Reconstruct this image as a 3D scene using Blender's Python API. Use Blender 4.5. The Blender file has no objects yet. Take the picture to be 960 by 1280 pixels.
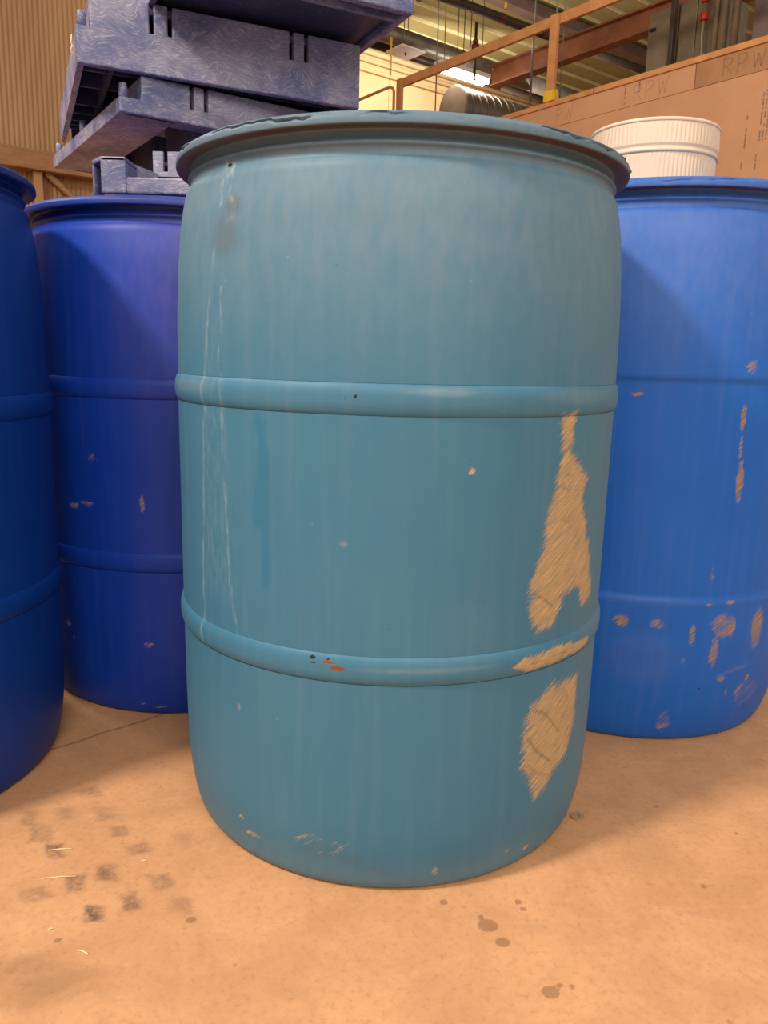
import bpy, bmesh, math, random
import numpy as np
from mathutils import Vector, Matrix, noise as mnoise

random.seed(7)
RNG = np.random.default_rng(7)
S = bpy.context.scene
COL = S.collection

# ------------------------------------------------------------------ camera
CAM_Z, PITCH, ROLL = 0.6136, 0.1966, 0.0253
cam = bpy.data.cameras.new('camera')
cam.sensor_fit = 'VERTICAL'; cam.sensor_height = 36.0; cam.lens = 980.0 / 1280.0 * 36.0
cam.clip_start = 0.02; cam.clip_end = 100
camo = bpy.data.objects.new('camera', cam); COL.objects.link(camo)
camo.matrix_world = (Matrix.Translation((0, 0, CAM_Z)) @ Matrix.Rotation(math.pi/2 - PITCH, 4, 'X')
                     @ Matrix.Rotation(ROLL, 4, 'Z'))
S.camera = camo

# ------------------------------------------------------------------ light
vs = S.view_settings
vs.view_transform = 'Standard'; vs.look = 'None'; vs.gamma = 1; vs.exposure = 0.0
vs.use_curve_mapping = False
W = bpy.data.worlds.new('warm_hall'); S.world = W; W.use_nodes = True
W.node_tree.nodes['Background'].inputs[0].default_value = (1.0, 0.87, 0.72, 1)
W.node_tree.nodes['Background'].inputs[1].default_value = 0.62

def area(name, loc, target, sx, sy, power, color):
    l = bpy.data.lights.new(name, 'AREA'); l.shape = 'RECTANGLE'; l.size = sx; l.size_y = sy
    l.energy = power; l.color = color
    o = bpy.data.objects.new(name, l); COL.objects.link(o)
    o.location = loc
    o.rotation_euler = (Vector(target) - Vector(loc)).to_track_quat('-Z', 'Y').to_euler()
    return o
WARM = (1.0, 0.86, 0.70)
area('key_lamp', (-2.34, -0.64, 3.7), (0.0, 0.9, 0.2), 0.45, 0.45, 178, WARM)
area('front_fill', (0.75, -2.1, 2.8), (0.0, 1.1, 0.4), 2.0, 1.4, 95, WARM)  # soft fill behind the camera, added for unseen ceiling lights
area('side_lamp', (-2.3, 2.3, 3.0), (-0.3, 1.2, 0.6), 0.6, 0.6, 32, WARM)

# building axes: U runs away to the right, V away to the left
UX, UY = 0.79, 0.613
n_ = math.hypot(UX, UY); UX /= n_; UY /= n_
def AB(a, b, z=0.0): return Vector((a*UX - b*UY, a*UY + b*UX, z))
HALL_ROT = math.atan2(UY, UX)
area('far_wall_fill', AB(9.3, 10.3, 5.3), AB(10, 12.4, 4.4), 2.5, 0.6, 85, WARM)  # area light added beyond the lit lamp to brighten the far wall
area('deck_fill', AB(9.0, 8.5, 4.4), AB(9.6, 8.6, 6.0), 3.0, 1.5, 45, WARM)  # added area light aimed upward to brighten the ceiling deck
area('wall_lamp', AB(2.2, 3.4, 5.0), AB(6, 3.6, 2.4), 1.2, 0.5, 70, WARM)

# ------------------------------------------------------------------ materials
def srgb(r, g, b):
    f = lambda c: (c/255/12.92) if c/255 <= 0.04045 else ((c/255+0.055)/1.055)**2.4
    return (f(r), f(g), f(b), 1)
class NT:
    def __init__(s, name):
        s.m = bpy.data.materials.new(name); s.m.use_nodes = True
        s.t = s.m.node_tree; s.b = s.t.nodes['Principled BSDF']
    def n(s, typ, **kw):
        nd = s.t.nodes.new(typ)
        for k, v in kw.items(): setattr(nd, k, v)
        return nd
    def l(s, a, b): s.t.links.new(a, b)
    def inp(s, sock, v):
        if hasattr(v, 'is_output') or isinstance(v, bpy.types.NodeSocket): s.l(v, sock)
        else: sock.default_value = v
    def attr(s, name, vec=False):
        a = s.n('ShaderNodeAttribute', attribute_name=name)
        return a.outputs['Vector'] if vec else a.outputs['Fac']
    def obj(s): return s.n('ShaderNodeTexCoord').outputs['Object']
    def mapping(s, vec, scale=(1,1,1), rot=(0,0,0), loc=(0,0,0)):
        m = s.n('ShaderNodeMapping'); s.l(vec, m.inputs[0])
        m.inputs['Scale'].default_value = scale; m.inputs['Rotation'].default_value = rot
        m.inputs['Location'].default_value = loc
        return m.outputs[0]
    def noise(s, vec, scale=5, detail=4, rough=0.55, dist=0):
        t = s.n('ShaderNodeTexNoise'); s.l(vec, t.inputs['Vector'])
        t.inputs['Scale'].default_value = scale; t.inputs['Detail'].default_value = detail
        t.inputs['Roughness'].default_value = rough; t.inputs['Distortion'].default_value = dist
        return t.outputs['Fac']
    def math(s, op, a, b=0.0, c=None, clamp=False):
        m = s.n('ShaderNodeMath', operation=op); m.use_clamp = clamp
        s.inp(m.inputs[0], a); s.inp(m.inputs[1], b)
        if c is not None: s.inp(m.inputs[2], c)
        return m.outputs[0]
    def ramp(s, v, lo, hi, a=0.0, b=1.0):
        r = s.n('ShaderNodeMapRange'); r.interpolation_type = 'SMOOTHSTEP'
        s.inp(r.inputs[0], v)
        for i, q in enumerate((lo, hi, a, b)): r.inputs[i+1].default_value = q
        return r.outputs[0]
    def mix(s, f, a, b):
        m = s.n('ShaderNodeMix', data_type='RGBA'); m.clamp_factor = True
        s.inp(m.inputs[0], f); s.inp(m.inputs[6], a); s.inp(m.inputs[7], b)
        return m.outputs[2]
    def bump(s, h, strength=0.2, dist=0.002, prev=None):
        b = s.n('ShaderNodeBump'); b.inputs['Strength'].default_value = strength
        b.inputs['Distance'].default_value = dist; s.l(h, b.inputs['Height'])
        if prev is not None: s.l(prev, b.inputs['Normal'])
        return b.outputs[0]
    def fin(s, color, rough=0.5, metal=0.0, normal=None, spec=None):
        s.inp(s.b.inputs['Base Color'], color); s.inp(s.b.inputs['Roughness'], rough)
        s.inp(s.b.inputs['Metallic'], metal)
        if spec is not None: s.b.inputs['Specular IOR Level'].default_value = spec
        if normal is not None: s.l(normal, s.b.inputs['Normal'])
        return s.m

def worn(name, c1, c2, scale=6, stretch=(1,1,1), rough=0.6, metal=0, bump=0.1, fine=80):
    t = NT(name); v = t.mapping(t.obj(), stretch)
    a = t.noise(v, scale, 6, 0.6); f = t.noise(v, fine, 4, 0.6)
    c = t.mix(t.ramp(t.math('ADD', a, t.math('MULTIPLY', t.math('SUBTRACT', f, 0.5), 0.3)), 0.35, 0.65), c1, c2)
    return t.fin(c, rough, metal, t.bump(f, bump, 0.003))

def drum_mat(name, base, base2, dust_sheen_col, scuffc, wet_dark_col, rough=0.42, dust_amt=0.25, streak_rot=-0.6):
    t = NT(name); v = t.attr('surf', True)
    big = t.noise(v, 5.0, 5, 0.6)
    vert = t.noise(t.mapping(v, (60, 2.5, 1)), 1.0, 4, 0.6)
    horiz = t.noise(t.mapping(v, (12, 300, 1)), 1.0, 3, 0.6)
    fine = t.noise(v, 700, 3, 0.6)
    specks = t.noise(v, 95, 2, 0.4)
    c = t.mix(t.ramp(big, 0.3, 0.7), base, base2)
    c = t.mix(t.math('MULTIPLY', t.ramp(vert, 0.45, 0.75), dust_amt), c, dust_sheen_col)
    dust_sheen_a = t.attr('dust')  # real dust, plus sheen from the lamps mixed in as colour
    dn = t.math('MULTIPLY', dust_sheen_a, t.ramp(t.noise(t.mapping(v, (70, 28, 1)), 1.0, 6, 0.62), 0.15, 0.85))
    c = t.mix(t.math('ADD', t.math('MULTIPLY', dn, 0.6), t.math('MULTIPLY', dust_sheen_a, 0.35)), c, dust_sheen_col)
    c = t.mix(t.ramp(specks, 0.76, 0.82, 0, 0.55), c, dust_sheen_col)
    wet = t.attr('wet'); c = t.mix(wet, c, wet_dark_col)
    # abrasion: mask broken up by strokes that run up to the right
    rot = t.mapping(v, (1, 1, 1), (0, 0, streak_rot))
    st = t.noise(t.mapping(rot, (34, 620, 1)), 1.0, 5, 0.66)
    st2 = t.noise(t.mapping(rot, (9, 60, 1)), 1.0, 3, 0.6)
    sc = t.attr('scuff')
    k = t.math('ADD', sc, t.math('MULTIPLY', t.math('SUBTRACT', t.math('ADD', st, t.math('MULTIPLY', st2, 0.7)), 0.85), 1.8))
    m = t.math('MULTIPLY', t.ramp(k, 0.3, 0.75), t.ramp(st, 0.2, 0.5, 0.7, 0.95))
    m = t.math('MULTIPLY', m, t.ramp(sc, 0.02, 0.2))
    scol = t.mix(t.ramp(st, 0.38, 0.66), scuffc[0], scuffc[1])
    sc2 = t.noise(t.mapping(v, (20, 170, 1), (0, 0, 0.55)), 1.0, 3, 0.5)
    scol = t.mix(t.ramp(sc2, 0.64, 0.74, 0, 0.55), scol, wet_dark_col)
    c = t.mix(m, c, scol)
    scr = t.attr('scratch'); c = t.mix(t.math('MULTIPLY', scr, 0.7), c, srgb(92, 88, 70))
    dp = t.attr('drip'); dpn = t.noise(t.mapping(v, (160, 34, 1)), 1.0, 5, 0.7)
    c = t.mix(t.math('MULTIPLY', t.math('MULTIPLY', dp, 0.6), t.ramp(dpn, 0.4, 0.7)), c, srgb(176, 190, 196))
    gr = t.attr('grime'); c = t.mix(t.math('MULTIPLY', gr, t.ramp(big, 0.15, 0.6, 0.6, 1.0)), c, srgb(84, 52, 28))
    rs = t.attr('rust'); c = t.mix(t.ramp(t.math('ADD', rs, t.math('SUBTRACT', fine, 0.5)), 0.45, 0.6), c, srgb(122, 72, 38))
    dk = t.attr('dark'); c = t.mix(t.ramp(t.math('ADD', dk, t.math('SUBTRACT', fine, 0.5)), 0.45, 0.6), c, srgb(28, 34, 40))
    h = t.math('ADD', t.math('MULTIPLY', fine, 0.5), t.math('MULTIPLY', horiz, 0.6))
    nb = t.bump(h, 0.10, 0.001)
    nb = t.bump(t.math('MULTIPLY', m, st), 0.5, 0.001, nb)
    r = t.math('ADD', t.math('MULTIPLY', m, 0.3), t.math('ADD', rough, t.math('MULTIPLY', big, 0.12)))
    return t.fin(c, r, 0, nb, 0.32)

TEAL = drum_mat('teal_plastic', srgb(56, 110, 143), srgb(62, 114, 143), srgb(128, 142, 152),
                (srgb(148, 134, 108), srgb(198, 162, 114)), srgb(44, 106, 142), 0.46, 0.10)
BLUE_L = drum_mat('navy_blue_plastic', srgb(0, 47, 130), srgb(1, 51, 136), srgb(70, 92, 160),
                  (srgb(130, 120, 130), srgb(150, 132, 130)), srgb(6, 34, 96), 0.38, 0.05)
BLUE_B = drum_mat('royal_blue_plastic', srgb(6, 52, 158), srgb(10, 57, 164), srgb(118, 110, 168),
                  (srgb(120, 112, 140), srgb(150, 130, 140)), srgb(6, 34, 96), 0.42, 0.05)
BLUE_R = drum_mat('scuffed_blue_plastic', srgb(14, 92, 190), srgb(20, 98, 196), srgb(112, 126, 176),
                  (srgb(112, 106, 112), srgb(176, 140, 108)), srgb(10, 56, 112), 0.45, 0.10)

def pallet_mat(name, c1, c2, c3):
    t = NT(name); v = t.obj()
    d = t.noise(v, 6, 5, 0.65)
    warp = t.n('ShaderNodeTexNoise'); t.l(v, warp.inputs['Vector']); warp.inputs['Scale'].default_value = 12
    add = t.n('ShaderNodeVectorMath', operation='MULTIPLY_ADD'); t.l(warp.outputs['Color'], add.inputs[0])
    add.inputs[1].default_value = (0.11, 0.11, 0.11); t.l(v, add.inputs[2])
    hair = t.noise(t.mapping(add.outputs[0], (60, 60, 700), (0.0, 0.35, 0.0)), 1.0, 3, 0.6)
    hair2 = t.noise(t.mapping(add.outputs[0], (50, 50, 520), (0.0, -0.5, 0.3)), 1.0, 3, 0.6)
    f = t.noise(v, 220, 4, 0.65)
    c = t.mix(t.ramp(d, 0.40, 0.60), c1, c2)
    k = t.math('MAXIMUM', t.ramp(hair, 0.5, 0.72), t.math('MULTIPLY', t.ramp(hair2, 0.52, 0.75), 0.8))
    c = t.mix(t.math('MULTIPLY', k, t.ramp(d, 0.35, 0.62, 0.2, 0.7)), c, c3)
    return t.fin(c, 0.5, 0, t.bump(t.math('ADD', f, hair), 0.15, 0.001), 0.45)
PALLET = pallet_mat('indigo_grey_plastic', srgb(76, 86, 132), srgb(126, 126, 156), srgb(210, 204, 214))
PALLET_SHADE = pallet_mat('shaded_indigo_plastic', srgb(50, 54, 84), srgb(60, 64, 94), srgb(104, 106, 130))  # darker copy of the pallet plastic; underside shade put into the colour
WHITE = worn('white_tub_plastic', (0.68, 0.54, 0.42, 1), (0.72, 0.58, 0.45, 1), 8, rough=0.45, bump=0.03)
SHEET = worn('tan_wall_sheet', srgb(140, 107, 71), srgb(150, 115, 77), 3, (1,1,0.2), rough=0.55)
GIRT = worn('brown_girt_timber', srgb(120, 88, 58), srgb(140, 102, 66), 10, (1,1,6), rough=0.7)
PAPER = worn('pink_brown_sheathing', srgb(190, 142, 108), srgb(198, 150, 114), 2.5, rough=0.85, bump=0.04)
PAPER2 = worn('brown_sheathing', srgb(158, 116, 82), srgb(172, 128, 92), 5, rough=0.85, bump=0.06)
TIMBER = worn('orange_timber', srgb(186, 128, 78), srgb(204, 146, 92), 8, (1,1,1), rough=0.65)
STEEL_R = worn('red_oxide_steel', srgb(126, 74, 42), srgb(150, 92, 54), 4, rough=0.6)
STEEL_D = worn('dark_pipe_steel', srgb(52, 40, 34), srgb(66, 52, 44), 6, rough=0.5)
STEEL_G = worn('grey_galvanised_steel', srgb(128, 122, 114), srgb(150, 144, 134), 9, rough=0.4, metal=0.6)
CABINET = worn('grey_cabinet_sheet', srgb(112, 97, 78), srgb(130, 114, 92), 3, rough=0.45, metal=0.2)
DECK = worn('cream_deck_steel', srgb(140, 130, 88), srgb(152, 142, 98), 1.5, rough=0.5)
DECK_RIB_LIT = worn('lit_deck_rib', srgb(196, 186, 142), srgb(206, 196, 152), 3, rough=0.5)  # paler than the deck: lit rib edges put into the colour
FARWALL = worn('cream_far_wall', srgb(224, 196, 150), srgb(230, 204, 160), 1.2, rough=0.7)
PURLIN2 = worn('olive_grey_duct_steel', srgb(104, 96, 80), srgb(120, 112, 94), 5, rough=0.38, metal=0.3)
PURLIN = worn('mauve_brown_purlin', srgb(98, 80, 78), srgb(116, 96, 92), 4, rough=0.6)
BLACK = worn('black_plastic', srgb(20, 18, 18), srgb(30, 28, 26), 10, rough=0.5)
RED = worn('red_paint', srgb(190, 40, 26), srgb(168, 36, 24), 10, rough=0.5)
DRED = worn('dark_red_paint', srgb(96, 34, 26), srgb(120, 40, 30), 10, rough=0.5)
YELLOW = worn('yellow_paint', srgb(226, 178, 30), srgb(236, 188, 44), 10, rough=0.5)
INK2 = worn('dark_grey_ink', srgb(140, 104, 78), srgb(150, 112, 84), 30, rough=0.9)
PRINT = worn('grey_print', srgb(142, 114, 100), srgb(150, 122, 106), 30, rough=0.9)
INK = worn('grey_ink', srgb(170, 130, 106), srgb(178, 138, 112), 30, rough=0.9)
STRAW = worn('pale_straw', srgb(230, 206, 160), srgb(240, 220, 180), 30, rough=0.8)
PANELW = worn('white_lamp_panel', (0.9, 0.88, 0.84, 1), (0.9, 0.88, 0.84, 1), 5, rough=0.6)
def emit(name, col, k):
    t = NT(name); t.b.inputs['Base Color'].default_value = (0.9, 0.9, 0.9, 1)
    t.b.inputs['Emission Color'].default_value = col; t.b.inputs['Emission Strength'].default_value = k
    return t.m
TUBE = emit('lit_tube', (1.0, 0.86, 0.80, 1), 40)

def floor_mat():
    t = NT('warm_concrete'); v = t.obj()
    a = t.noise(v, 1.6, 6, 0.62); b = t.noise(v, 9, 7, 0.66, 0.6); f = t.noise(v, 120, 5, 0.7)
    str_ = t.noise(t.mapping(v, (12, 50, 1), (0, 0, 0.5)), 1.0, 5, 0.7)
    c = t.mix(t.ramp(a, 0.3, 0.7), srgb(206, 154, 112), srgb(216, 164, 120))
    c = t.mix(t.ramp(b, 0.32, 0.70, 0, 0.75), c, srgb(184, 136, 98))
    c = t.mix(t.ramp(str_, 0.5, 0.8, 0, 0.28), c, srgb(230, 184, 140))
    c = t.mix(t.ramp(t.noise(v, 34, 6, 0.7, 0.8), 0.45, 0.72, 0, 0.45), c, srgb(192, 142, 102))
    c = t.mix(t.ramp(f, 0.48, 0.75, 0, 0.55), c, srgb(160, 120, 90))
    c = t.mix(t.ramp(t.noise(v, 60, 2, 0.5), 0.72, 0.8, 0, 0.5), c, srgb(142, 104, 76))
    tr = t.math('MULTIPLY', t.attr('tread'), t.ramp(t.noise(v, 110, 5, 0.7), 0.3, 0.62, 0.3, 1))
    c = t.mix(t.math('MULTIPLY', tr, 0.9), c, srgb(104, 82, 68))
    st = t.attr('stain_dark')
    c = t.mix(t.math('MULTIPLY', t.ramp(t.math('ADD', st, t.math('MULTIPLY', t.math('SUBTRACT', b, 0.5), 0.5)), 0.3, 0.7), 0.55), c, srgb(116, 86, 62))
    ck = t.attr('crack'); c = t.mix(t.math('MULTIPLY', ck, 0.7), c, srgb(84, 58, 40))
    h = t.math('ADD', t.math('MULTIPLY', b, 0.6), t.math('MULTIPLY', f, 0.4))
    return t.fin(c, t.math('ADD', 0.55, t.math('MULTIPLY', b, 0.2)), 0, t.bump(h, 0.22, 0.004), 0.35)
CONCRETE = floor_mat()

# ------------------------------------------------------------------ object helpers
def link(name, me, mat, parent=None, bevel=0.0, seg=2):
    o = bpy.data.objects.new(name, me); COL.objects.link(o)
    if mat: me.materials.append(mat)
    if parent: o.parent = parent
    if bevel:
        m = o.modifiers.new('bevel', 'BEVEL'); m.width = bevel; m.segments = seg; m.limit_method = 'ANGLE'
        m.harden_normals = False
    return o
class MB:
    def __init__(s): s.v = []; s.f = []; s.sm = []
    def box(s, lo, hi, M=None):
        k = len(s.v)
        for z in (lo[2], hi[2]):
            for x, y in ((lo[0], lo[1]), (hi[0], lo[1]), (hi[0], hi[1]), (lo[0], hi[1])):
                p = Vector((x, y, z)); s.v.append(tuple(M @ p if M else p))
        for q in ((3,2,1,0), (4,5,6,7), (0,1,5,4), (1,2,6,5), (2,3,7,6), (3,0,4,7)):
            s.f.append(tuple(k+i for i in q)); s.sm.append(False)
        return s
    def frustum(s, c0, s0, c1, s1):
        k = len(s.v)
        for c, h in ((c0, s0), (c1, s1)):
            for sx, sy in ((-1,-1), (1,-1), (1,1), (-1,1)): s.v.append((c[0]+sx*h[0], c[1]+sy*h[1], c[2]))
        for q in ((3,2,1,0), (4,5,6,7), (0,1,5,4), (1,2,6,5), (2,3,7,6), (3,0,4,7)):
            s.f.append(tuple(k+i for i in q)); s.sm.append(False)
        return s
    def tube(s, pts, r, n=10, cap=True, closed=False):
        pts = [Vector(p) for p in pts]; k = len(s.v); N = len(pts)
        rs = r if isinstance(r, (list, tuple)) else [r]*N
        up = None
        for i, p in enumerate(pts):
            if closed: d = (pts[(i+1) % N] - pts[i-1]).normalized()
            else: d = (pts[min(i+1, N-1)] - pts[max(i-1, 0)]).normalized()
            if up is None:
                up = Vector((0,0,1)) if abs(d.z) < 0.9 else Vector((1,0,0))
            a = d.cross(up).normalized(); up = a.cross(d).normalized()
            for j in range(n):
                t = 2*math.pi*j/n
                s.v.append(tuple(p + (a*math.cos(t) + up*math.sin(t))*rs[i]))
        for i in range(N if closed else N-1):
            i2 = (i+1) % N
            for j in range(n):
                s.f.append((k+i*n+j, k+i*n+(j+1)%n, k+i2*n+(j+1)%n, k+i2*n+j)); s.sm.append(True)
        if cap and not closed:
            s.f.append(tuple(k+j for j in range(n))[::-1]); s.sm.append(False)
            s.f.append(tuple(k+(N-1)*n+j for j in range(n))); s.sm.append(False)
        return s
    def build(s, name, mat, parent=None, bevel=0.0, seg=2):
        me = bpy.data.meshes.new(name); me.from_pydata(s.v, [], s.f)
        me.polygons.foreach_set('use_smooth', s.sm)
        bm = bmesh.new(); bm.from_mesh(me); bmesh.ops.recalc_face_normals(bm, faces=bm.faces); bm.to_mesh(me); bm.free()
        me.update()
        return link(name, me, mat, parent, bevel, seg)
def tag(o, label, cat, group=None):
    o['label'] = label; o['category'] = cat
    if group: o['group'] = group
    return o
def thing(name, loc, rz, label, cat, group=None):
    o = bpy.data.objects.new(name, None); COL.objects.link(o)
    o.location = loc; o.rotation_euler = (0, 0, rz); o.empty_display_size = 0.1
    return tag(o, label, cat, group)
def struct(o): o['kind'] = 'structure'; return o

# ------------------------------------------------------------------ floor
def sdpoly(px, py, poly):
    """signed distance to a polygon, positive inside"""
    poly = np.array(poly, float); d = np.full(px.shape, 1e9); ins = np.zeros(px.shape, bool)
    for i in range(len(poly)):
        a = poly[i-1]; b = poly[i]; e = b-a
        t = np.clip(((px-a[0])*e[0] + (py-a[1])*e[1])/max(e@e, 1e-12), 0, 1)
        d = np.minimum(d, np.hypot(px-a[0]-t*e[0], py-a[1]-t*e[1]))
        cond = (a[1] > py) != (b[1] > py)
        xx = a[0] + (py-a[1])/np.where(abs(e[1]) < 1e-12, 1e-12, e[1])*e[0]
        ins ^= cond & (px < xx)
    return np.where(ins, d, -d)
def sdline(px, py, pts):
    d = np.full(px.shape, 1e9); pts = np.array(pts, float)
    for a, b in zip(pts[:-1], pts[1:]):
        e = b-a; t = np.clip(((px-a[0])*e[0] + (py-a[1])*e[1])/max(e@e, 1e-12), 0, 1)
        d = np.minimum(d, np.hypot(px-a[0]-t*e[0], py-a[1]-t*e[1]))
    return d
def sstep(x): x = np.clip(x, 0, 1); return x*x*(3-2*x)

xs = np.unique(np.concatenate([np.linspace(-9, -0.75, 10), np.linspace(-0.75, 0.75, 380), np.linspace(0.75, 14, 12)]))
ys = np.unique(np.concatenate([np.linspace(-4, 0.5, 8), np.linspace(0.5, 1.35, 230), np.linspace(1.35, 20, 14)]))
GX, GY = np.meshgrid(xs, ys); fx, fy = GX.ravel(), GY.ravel()
nx, ny = len(xs), len(ys)
idx = np.arange(nx*ny).reshape(ny, nx)
quads = np.stack([idx[:-1,:-1], idx[:-1,1:], idx[1:,1:], idx[1:,:-1]], -1).reshape(-1, 4)
me = bpy.data.meshes.new('floor')
me.from_pydata(np.stack([fx, fy, 0*fx], 1).tolist(), [], quads.tolist())
tread = np.zeros_like(fx)
blocks = [(-0.459,0.939,.45),(-0.42,0.952,.4),(-0.405,1.003,.4),(-0.399,0.871,.85),(-0.350,0.812,.85),(-0.309,0.764,1.1),
          (-0.321,0.834,.85),(-0.277,0.785,.8),(-0.334,0.917,.6),(-0.297,0.880,.55),(-0.253,0.819,.55),(-0.219,0.779,.4),
          (-0.388,0.792,.5),(-0.43,0.905,.5),(-0.365,0.955,.4),(-0.43,0.74,.35),(-0.24,0.90,.25)]
for bx, by, k in blocks:
    jr = random.Random(int(bx*9999)); an = 0.28 + jr.uniform(-.25, .25); c, s_ = math.cos(an), math.sin(an)
    lx = (fx-bx)*c + (fy-by)*s_; ly = -(fx-bx)*s_ + (fy-by)*c
    lx, ly = lx + 0.3*ly + 0.0012*np.sin(ly*210+bx*500) + 0.001*np.sin(fx*430+fy*260), ly + 0.0013*np.sin(lx*190+by*700) + 0.001*np.sin(fy*510-fx*330); wx = 0.0125*jr.uniform(.75, 1.25); wy = 0.0165*jr.uniform(.7, 1.2)
    q = np.minimum(wx-abs(lx), wy-abs(ly))
    tread = np.maximum(tread, k*sstep(q/0.008+0.5)*np.clip(0.95+jr.uniform(-40, 40)*lx+jr.uniform(-25, 25)*ly, 0.25, 1.15))
stain_dark = np.zeros_like(fx)
for x_, y_, r_ in ((0.126,0.76,.0095),(0.139,0.735,.0065),(0.177,0.669,.0078),(0.08,0.796,.004),(0.166,0.80,.004),(0.170,0.788,.0035),
                   (-0.201,0.757,.0045),(-0.333,0.722,.003),(0.188,0.678,.003),(0.2,0.677,.003),(0.394,0.835,.003),(0.12,0.773,.003),
                   (0.481,0.945,.003),(0.394,1.005,.003),(0.30,0.75,.001)):
    d = np.hypot((fx-x_)*0.9, fy-y_); stain_dark = np.maximum(stain_dark, sstep((r_-d)/0.006+0.6))
stain_dark = np.maximum(stain_dark, 0.5*sstep(1.2-1.2*np.hypot((fx+0.36)/0.22, (fy-0.665)/0.085)))  # broad darker patch on the floor at the near left
crack = sstep(1-sdline(fx, fy, [(-0.56,1.085),(-0.512,1.119),(-0.476,1.150),(-0.45,1.18),(-0.427,1.198),(-0.391,1.232),(-0.34,1.29)])/0.004)
for nm, arr in (('tread', tread), ('stain_dark', stain_dark), ('crack', crack)):
    at = me.attributes.new(nm, 'FLOAT', 'POINT'); at.data.foreach_set('value', arr.astype(np.float32))
me.update()
struct(link('floor', me, CONCRETE))

# ------------------------------------------------------------------ revolved drums
def smooth_profile(pts, step):
    out = [pts[0]]
    for a, b in zip(pts[:-1], pts[1:]):
        n = max(1, int(math.ceil(math.hypot(b[0]-a[0], b[1]-a[1])/step)))
        for i in range(1, n+1): out.append((a[0]+(b[0]-a[0])*i/n, a[1]+(b[1]-a[1])*i/n))
    return out
def cr(pts, per):
    """Catmull-Rom through profile points"""
    P = [np.array(p) for p in pts]; P = [2*P[0]-P[1]] + P + [2*P[-1]-P[-2]]; out = []
    for i in range(1, len(P)-2):
        n = max(1, int(round(np.linalg.norm(P[i+1]-P[i])/per)))
        for j in range(n):
            t = j/n; a, b, c, d = P[i-1:i+3]
            out.append(tuple(0.5*((2*b)+(-a+c)*t+(2*a-5*b+4*c-d)*t*t+(-a+3*b-3*c+d)*t**3)))
    out.append(tuple(P[-2])); return out
def angles(nf, nb, face):
    """column angles, dense on the side that faces `face` (0 = toward -y)"""
    f = np.linspace(-1.85, 1.85, nf); b = np.linspace(1.85, 2*math.pi-1.85, nb+1)[1:-1]
    return np.concatenate([f, b]) + face
def revolve(name, prof, th, mat, parent, attrs=None, wob=None, smooth=True, close_top=False, close_bot=False):
    p = np.array(prof); R = p[:, 0][:, None] + 0*th[None]; Z = p[:, 1][:, None] + 0*th[None]; T = th[None] + 0*R
    if wob is not None: R, Z = wob(R, Z, T)
    X = R*np.sin(T); Y = -R*np.cos(T); n, m = R.shape
    V = np.stack([X, Y, Z], -1).reshape(-1, 3)
    i = np.arange(n*m).reshape(n, m); j = np.roll(i, -1, 1)
    Q = np.stack([i[:-1], j[:-1], j[1:], i[1:]], -1).reshape(-1, 4).tolist()
    if close_top: Q.append(i[-1].tolist())
    if close_bot: Q.append(i[0].tolist()[::-1])
    me = bpy.data.meshes.new(name); me.from_pydata(V.tolist(), [], Q)
    if smooth: me.polygons.foreach_set('use_smooth', [True]*len(Q))
    s = (T*0.287).ravel(); z = Z.ravel()
    a = me.attributes.new('surf', 'FLOAT_VECTOR', 'POINT')
    a.data.foreach_set('vector', np.stack([s, z, 0*s], 1).astype(np.float32).ravel())
    if attrs:
        for k, arr in attrs(np.degrees(T).ravel(), z, R.ravel()).items():
            b = me.attributes.new(k, 'FLOAT', 'POINT'); b.data.foreach_set('value', np.clip(arr, 0, 1).astype(np.float32))
    me.update()
    return link(name, me, mat, parent)

def poly_mask(th, z, poly, soft):
    return sstep(sdpoly(th*math.pi/180*0.287, z, [(a*math.pi/180*0.287, b) for a, b in poly])/soft + 0.5)
def line_mask(th, z, pts, w):
    return sstep(1 - sdline(th*math.pi/180*0.287, z, [(a*math.pi/180*0.287, b) for a, b in pts])/w)
def blob(th, z, a, b, ra, rb):
    return sstep(1.6 - 1.6*np.hypot((th-a)*0.005/ra, (z-b)/rb))

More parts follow.
